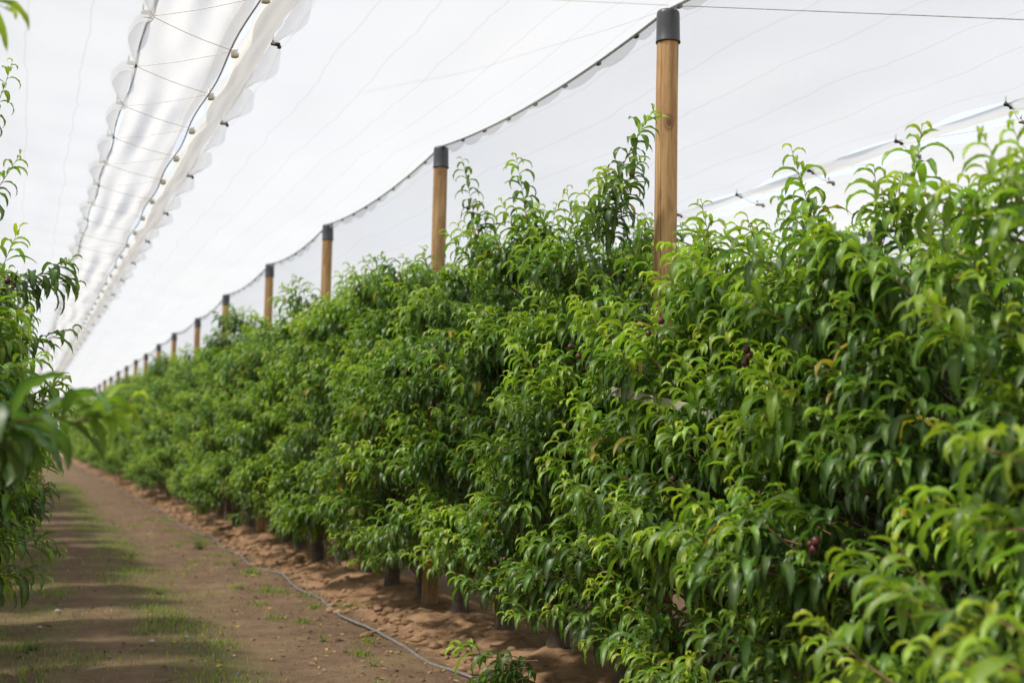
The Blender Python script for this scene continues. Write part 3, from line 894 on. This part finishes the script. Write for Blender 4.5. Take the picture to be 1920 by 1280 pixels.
# right alley nets
VZ2 = EYE + 2.07
XC, XD = 5.55, 5.98
X, Z, U = panel(ROW, None, XC, VZ2, 21, nx=48, clip_pull=.02)
n3 = sheet('hail_net', X, Z, U, M_NET); tag(n3, 'white hail net right of the posts with black clips along its far edge', 'hail net', 'white hail nets')
t = np.linspace(0, 1, 7)[None]
Xb = XC + (.22+.03*np.sin(y*1.1)+.02*np.sin(y*2.9))*t; Zb = VZ2-.012-.05*np.sin(pi*t)+.03*t+.008*np.sin(y*2.3+t*4); Ub = Xb-XC
sheet('hem', Xb, Zb, Ub, M_NETC, n3)
for k in range(40): obj('clip', CL_B, n3, (XC+.02, .2+CLIP*1.0*k, VZ2-.02)).rotation_euler = (0, 0, random.uniform(-.4, .4))
X, Z, U = panel(FAR_ROW, FAR_TOP, XD, VZ2, 23, nx=36)
n4 = sheet('hail_net', X, Z, U, M_NETC); tag(n4, 'shaded cream hail net panel beyond the open gap at far right', 'hail net', 'white hail nets')
for k in range(40): obj('clip', CL_G, n4, (XD-.02, .55+CLIP*k, VZ2-.02)).rotation_euler = (0, 0, random.uniform(-.3, .3))
X, Z, U = panel(FAR_ROW, FAR_TOP-.01, FAR_ROW+2.05, 3.25, 25, nx=30)
n5 = sheet('hail_net', X, Z, U, M_NET); tag(n5, 'bright hail net panel behind the row at far right, seen under the cream one', 'hail net', 'white hail nets')
X, Z, U = panel(FAR_ROW+4.4, 3.4, FAR_ROW+2.4, 3.25, 27, nx=30)
n6 = sheet('hail_net', X, Z, U, M_NET); tag(n6, 'farthest hail net panel at the right, beyond the row behind', 'hail net', 'white hail nets')
# unseen panels added over the alley left of the left row to filter the sun
X, Z, U = panel(LEFT_ROW+.02, 4.215, LEFT_ROW-2.1, VZ, 31, nx=30)
n7 = sheet('hail_net', X, Z, U, M_NET); tag(n7, 'unseen white hail net panel added outside the left row to filter the sun', 'hail net', 'white hail nets')
X, Z, U = panel(LEFT_ROW-4.4, POST_TOP, LEFT_ROW-2.35, VZ, 33, nx=30)
n8 = sheet('hail_net', X, Z, U, M_NET); tag(n8, 'unseen outermost white hail net panel added left of the left row to filter the sun', 'hail net', 'white hail nets')

# ropes lacing the net edges
def lacing(name, xa, za, ya0, xb, zb, yb0, count, label):
    mb = MB(); pts = []
    for k in range(count):
        pts += [(xa, ya0+CLIP*k, za), (xb, yb0+CLIP*k, zb)]
    P = []
    for a, b in zip(pts[:-1], pts[1:]):
        a, b = np.array(a), np.array(b)
        for s in np.linspace(0, 1, 6)[:-1]: P.append(a+(b-a)*s-np.array((0, 0, .012*sin(pi*s))))
    P.append(np.array(pts[-1]))
    mb.tube(P, .0021, 6)
    tag(obj(name, mb.mesh(name, (M_ROPE,))), label, 'rope')
lacing('lacing_rope', XA, VZ-.005, 0, XS, VZ-.02, .5, 40, 'pale rope zigzagging across the crinkled strip beside the open slit')
lacing('lacing_rope', XC+.04, VZ2-.02, .2, XD-.04, VZ2-.02, .55, 36, 'pale rope lacing across the open gap at far right')

# ridge cable with the net hem hanging under it
mb = MB(); yy = np.arange(-4, ROW_END+4, .12)
mb.tube(np.stack((ROW+.0*yy, yy, ridge_top(yy)-sag(yy)-.006), -1), .011, 6)
ridge = empty('ridge_cable', (0, 0, 0)); tag(ridge, 'grey ridge cable sagging from post to post with a pale net hem below it', 'cable')
obj('cable', mb.mesh('cable', (M_WIRE,)), ridge)
yv = YS[:, None]; t = np.linspace(0, 1, 5)[None]
q = bayt(YS)
ph = np.mod(YS/.62, 1.0)[:, None]
wid = (.030+.050*np.sin(pi*ph)**.6)*np.clip(np.sin(pi*q)[:, None]*5, .1, 1)
Xh = ROW - .012 + .03*t*np.sin(yv*1.7); Zh = ridge_top(yv) - sag(yv) - .012 - wid*t
sheet('hem', Xh, Zh, wid*t, M_HEM, ridge)
mbk = MB()
for k in range(int((ROW_END-2)/.62)):
    yk = .62*k
    if yk > 50: break
    mbk2 = MB(); mbk2.box((ROW, yk, float(ridge_top(yk)-sag(np.array(yk)))-.02), (.026, .045, .024), 0, 0, .006)
    obj('cable_clip', mbk2.mesh('cable_clip', (M_CLIP,)), ridge)
mb = MB(); mb.tube(np.stack((FAR_ROW+0*yy, yy, FAR_TOP-sag(yy)-.004), -1), .011, 6)
tag(obj('ridge_cable', mb.mesh('ridge_cable', (M_WIRE,))), 'dark ridge cable over the row behind at far right', 'cable')

# cross wire over the nearest post
p0 = np.array((ROW, POST_Y0, POST_TOP+.03))
a = at_depth(1920, 37, 6.4); b = at_depth(1000, -2, 8.9)
mb = MB(); mb.tube([a+(a-p0)*.6, a, p0], .0030, 6)
mb.tube([p0, b, b+(b-p0)*2], .004, 6)
tag(obj('cross_wire', mb.mesh('cross_wire', (M_WIRE,))), 'thin steel wire crossing over the top of the nearest post', 'wire')

# ------------------------------------------------------------------ things on the ground
mb = MB(); yy = np.arange(-2, ROW_END, .16)
xx = 2.80 + .035*np.sin(yy*.9)+.03*np.sin(yy*2.3+1)
mb.tube(np.stack((xx, yy, ground_z(xx, yy)+.013+.010*np.sin(yy*1.7)), -1), .0125, 8)
tag(obj('irrigation_hose', mb.mesh('irrigation_hose', (M_PIPE,))), 'grey weathered irrigation hose snaking along the foot of the clay ridge', 'hose')

def rock(r, seed):
    rs = np.random.RandomState(seed)
    bm = bmesh.new(); bmesh.ops.create_icosphere(bm, subdivisions=2, radius=1)
    dirs = rs.normal(size=(7, 3)); dirs /= np.linalg.norm(dirs, axis=1)[:, None]; cut = rs.uniform(.55, .9, 7)
    for q in bm.verts:
        c = np.array(q.co)
        for d, k in zip(dirs, cut):
            s = c.dot(d)
            if s > k: c = c - d*(s-k)*.85
        c = c*(1+.06*rs.uniform(-1, 1)); q.co = c*r*np.array((1, .85, .62))
    bm.verts.index_update()
    v = np.array([q.co for q in bm.verts]); f = np.array([[q.index for q in p.verts] for p in bm.faces]); bm.free()
    return v, f
rocks = [rock(1, s) for s in range(8)]
mb = MB(); rs = np.random.RandomState(2)
for k in range(1900):
    y = 5.5+rs.uniform(0, 1)**1.6*60
    if rs.rand() < .94: x = ROW-.56+rs.normal()*.13
    else: x = rs.uniform(.2, 2.7)
    s = .010+.055*rs.uniform()**3.0
    if x < 2.6: s *= .55
    v, f = rocks[rs.randint(8)]; a = rs.uniform(0, 6.28)
    R = np.array(((cos(a), -sin(a), 0), (sin(a), cos(a), 0), (0, 0, 1)))
    mb.add(v@R.T*s+np.array((x, y, float(ground_z(x, y))+s*.2)), f)
tag(obj('soil_clods', mb.mesh('soil_clods', (M_CLOD,), False)), kind='stuff')

# grass and weeds
def blades(n, fx, seed, hmin, hmax, wid=.006):
    rs = np.random.RandomState(seed)
    P, H, A = [], [], []
    while len(P) < n:
        x, y, s = fx(rs)
        P.append((x, y)); H.append(rs.uniform(hmin, hmax)*s); A.append(rs.uniform(0, 6.28))
    P = np.array(P); H = np.array(H); A = np.array(A)
    z = ground_z(P[:, 0], P[:, 1])-.004
    lean = rs.uniform(.2, 1.1, n)
    k = 4; S = np.linspace(0, 1, k)
    V = np.zeros((n, k, 2, 3))
    for q, s in enumerate(S):
        fx_ = lean*s**1.7*H; w = wid*(1-s*.92)*rs.uniform(.7, 1.3, n)*.5
        zz = H*s*(1-.25*lean*s)
        for e, sg in ((0, -1), (1, 1)):
            V[:, q, e, 0] = P[:, 0]+fx_*np.cos(A)-sg*w*np.sin(A)
            V[:, q, e, 1] = P[:, 1]+fx_*np.sin(A)+sg*w*np.cos(A)
            V[:, q, e, 2] = z+zz
    b = np.arange(n)[:, None]*k*2; r = np.arange(k-1)*2
    F = (b[:, :, None]+np.stack((r, r+1, r+3, r+2), -1)[None]).reshape(-1, 4)
    T = np.ones((n, k, 2, 4)); T[..., 0] = np.clip(.35+.3*rs.normal(size=n), .05, 1)[:, None, None]; T[..., 1] = rs.uniform(0, 1, n)[:, None, None]; T[..., 2] = 0
    return V.reshape(-1, 3), F, T.reshape(-1, 4)
rs0 = np.random.RandomState(77)
cent = [(rs0.normal(1.30, .22), 5.2+rs0.uniform()**1.3*45, rs0.uniform(.12, .45)) for _ in range(120)]
cent += [(rs0.normal(.12, .26), 5.2+rs0.uniform()**1.3*16, rs0.uniform(.12, .4)) for _ in range(46)]
cent += [(rs0.normal(2.45, .22), 6.5+rs0.uniform()**1.2*22, rs0.uniform(.07, .18)) for _ in range(40)]
def pick(rs):
    c = cent[rs.randint(len(cent))]
    return c[0]+rs.normal()*c[2]*.5, c[1]+rs.normal()*c[2]*.9, 1
V, F, T = blades(17000, pick, 5, .02, .085)
tag(obj('grass', np_mesh('grass', V, F, (M_LEAF,), None, True, T)), kind='stuff')
def pickd(rs): return rs.uniform(-.5, 2.7), 5+rs.uniform()**1.5*40, 1
V, F, T = blades(9000, pickd, 6, .012, .04, .005)
m, nt_, out = mat('dry_grass'); principled(nt_, out, (.30, .21, .10), .8)
tag(obj('dry_grass', np_mesh('dry_grass', V, F, (m,), None, True)), kind='stuff')

V, F, T = [], [], []
rs = np.random.RandomState(31); n = 2600
RNG = np.random.RandomState(31)
lx = np.where(rs.rand(n) < .7, rs.normal(2.55, .42, n), rs.uniform(-.3, 2.2, n)); ly = 5+rs.uniform(0, 1, n)**1.6*40
lz = ground_z(lx, ly)+.006
LS = rs.uniform(.03, .085, n)
V, F, T = leaf_block(np.stack((lx, ly, lz), -1), rs.uniform(0, 6.28, n), rs.uniform(-.1, .5, n), rs.uniform(.1, 1.2, n), LS, LS*rs.uniform(.2, .4, n), rs.uniform(0, .5, n), rs.uniform(-.8, .8, n), rs.uniform(0, 1, n), 4)
ml, ntl, outl = mat('leaf_litter')
atl = N(ntl, 'ShaderNodeAttribute', attribute_name='tint'); sel = N(ntl, 'ShaderNodeSeparateColor'); ntl.links.new(atl.outputs['Color'], sel.inputs[0])
principled(ntl, outl, ramp(ntl, sel.outputs[1], ((0, (.10, .055, .03)), (.55, (.22, .13, .06)), (.82, (.33, .24, .10)), (.95, (.48, .34, .05)))), .7)
tag(obj('leaf_litter', np_mesh('leaf_litter', V, F, (ml,), None, True, T)), kind='stuff')

def weed(px, py, label, n, s):
    r_ = ray(px, py); p = r_*(-EYE/r_[2]); x, y = p[0], p[1]
    c = Crown(); global RNG; RNG = np.random.RandomState(int(px))
    for k in range(n):
        c.shoot(np.array((0, 0, -.01)), k*6.28/n+RNG.uniform(-.3, .3), RNG.uniform(.5, 1.2), s*RNG.uniform(.7, 1.1), lscale=.32, gap=.012, young=.55, radius=.002)
    o = obj('weed', c.mesh('weed'), None, (x, y, float(ground_z(x, y))))
    tag(o, label, 'weed', 'weeds on the path')
weed(375, 1030, 'bushy grey-green weed at the foot of the clay ridge', 9, .26)
weed(300, 1110, 'low broad green weed in the middle of the path', 9, .16)
weed(245, 1045, 'bright green weed clump farther up the middle of the path', 9, .16)
weed(440, 1060, 'small dark weed beside the hose', 6, .13)
weed(500, 1105, 'pale weed just left of the hose bend', 5, .12)
weed(330, 1165, 'sparse green weed below the broad weed mid path', 6, .11)
weed(60, 1215, 'leafy weed patch at the lower left corner', 10, .17)
weed(700, 1250, 'tiny weed beside the hose near the bottom edge', 5, .10)
weed(605, 1195, 'small weed with yellow leaves around it near the bottom', 5, .09)

def ground_at(px, py):
    r_ = ray(px, py); p = r_*(-EYE/r_[2]); return float(p[0]), float(p[1]), float(ground_z(p[0], p[1]))
def stone(px, py, r, seed, m, label, name='stone', grp='loose stones'):
    v, f = rocks[seed % 8]; mb = MB(); mb.add(v*r, f)
    x, y, z = ground_at(px, py)
    o = obj(name, mb.mesh(name, (m,), False), None, (x, y, z+r*.35)); o.rotation_euler = (0, 0, seed)
    tag(o, label, name, grp)
stone(285, 1200, .030, 1, M_STONE, 'pale whitish stone lying in the middle of the path')
stone(75, 1172, .024, 2, M_STONE, 'small tan stone at the left of the path')
stone(108, 1145, .034, 3, M_STONE, 'flat tan stone near the dark left foliage')
stone(440, 1226, .016, 4, M_STONE, 'tiny light pebble right of the whitish stone')
stone(560, 1064, .085, 5, M_CLOD, 'largest tan clay clod on the ridge beside the hose', 'clod', 'large clods on the ridge')
stone(475, 1060, .060, 6, M_CLOD, 'clay clod where the hose leaves the ridge', 'clod', 'large clods on the ridge')
stone(505, 1037, .055, 7, M_CLOD, 'rounded clay clod on top of the ridge by the far trunks', 'clod', 'large clods on the ridge')
stone(395, 1005, .06, 0, M_CLOD, 'pale clod at the edge of the far ridge by the bushy weed', 'clod', 'large clods on the ridge')

def fallen(px, py, m, s, label, name='fallen_leaf', cat='leaf', grp='fallen yellow leaves'):
    global RNG; RNG = np.random.RandomState(int(px+py))
    V, F, T = leaf_block(np.zeros((1, 3)), np.array([RNG.uniform(0, 6)]), np.array([.35]), np.array([.9]), np.array([s]), np.array([s*.42]), np.array([.25]), np.array([.5]), np.array([.2]))
    x, y, z = ground_at(px, py)
    o = obj(name, np_mesh(name, V, F, (m,)), None, (x, y, z+.008)); tag(o, label, cat, grp)
for px, py, l in ((700, 1180, 'large yellow fallen leaf lying just above the hose'), (612, 1215, 'yellow fallen leaf left of the hose, on bare soil'), (702, 1228, 'pale yellow fallen leaf with green beside it, nearest the bottom edge'),
               (640, 1195, 'orange-yellow fallen leaf between the hose and the left yellow leaf'), (677, 1192, 'small pale fallen leaf tight against the hose'), (535, 1158, 'pale fallen leaf high up left of the hose'), (720, 1274, 'yellowish fallen leaf at the very bottom edge')):
    fallen(px, py, M_YLEAF, .075, l)
for px, py, l in ((345, 1190, 'blue plastic scrap nearest the whitish stone'), (346, 1218, 'small blue plastic scrap just below the whitish stone'), (443, 1260, 'blue plastic scrap close to the bottom edge')):
    fallen(px, py, M_BLUE, .05, l, 'plastic_scrap', 'scrap', 'blue plastic scraps')

# pale batten tied inside the near row, green tie on the left
a, b = on_x(1148, 733, 2.84), on_x(1350, 778, 3.0)
mb = MB(); dlt = b-a; ln = float(np.linalg.norm(dlt))
o = MB(); o.box((0, 0, 0), (ln, .012, .045), 0, 0, .003)
bo = obj('batten', o.mesh('batten', (M_BATTEN,), False)); bo.location = tuple((a+b)/2)
bo.rotation_euler = (0, -math.asin(dlt[2]/ln), math.atan2(dlt[1], dlt[0]))
tag(bo, 'pale flat batten sticking out of the leaves below the nearest post', 'batten')
a, b = at_depth(14, 728, 6.6), at_depth(34, 760, 6.6)
mb = MB(); mid = (a+b)/2; mb.tube([a, mid+np.array((0, .01, .004)), b, b+np.array((.01, 0, -.05))], np.array((.010, .012, .011, .004)), 6)
tag(obj('plant_tie', mb.mesh('plant_tie', (M_TIE,))), 'green plastic tie hanging in the left tree', 'tie')
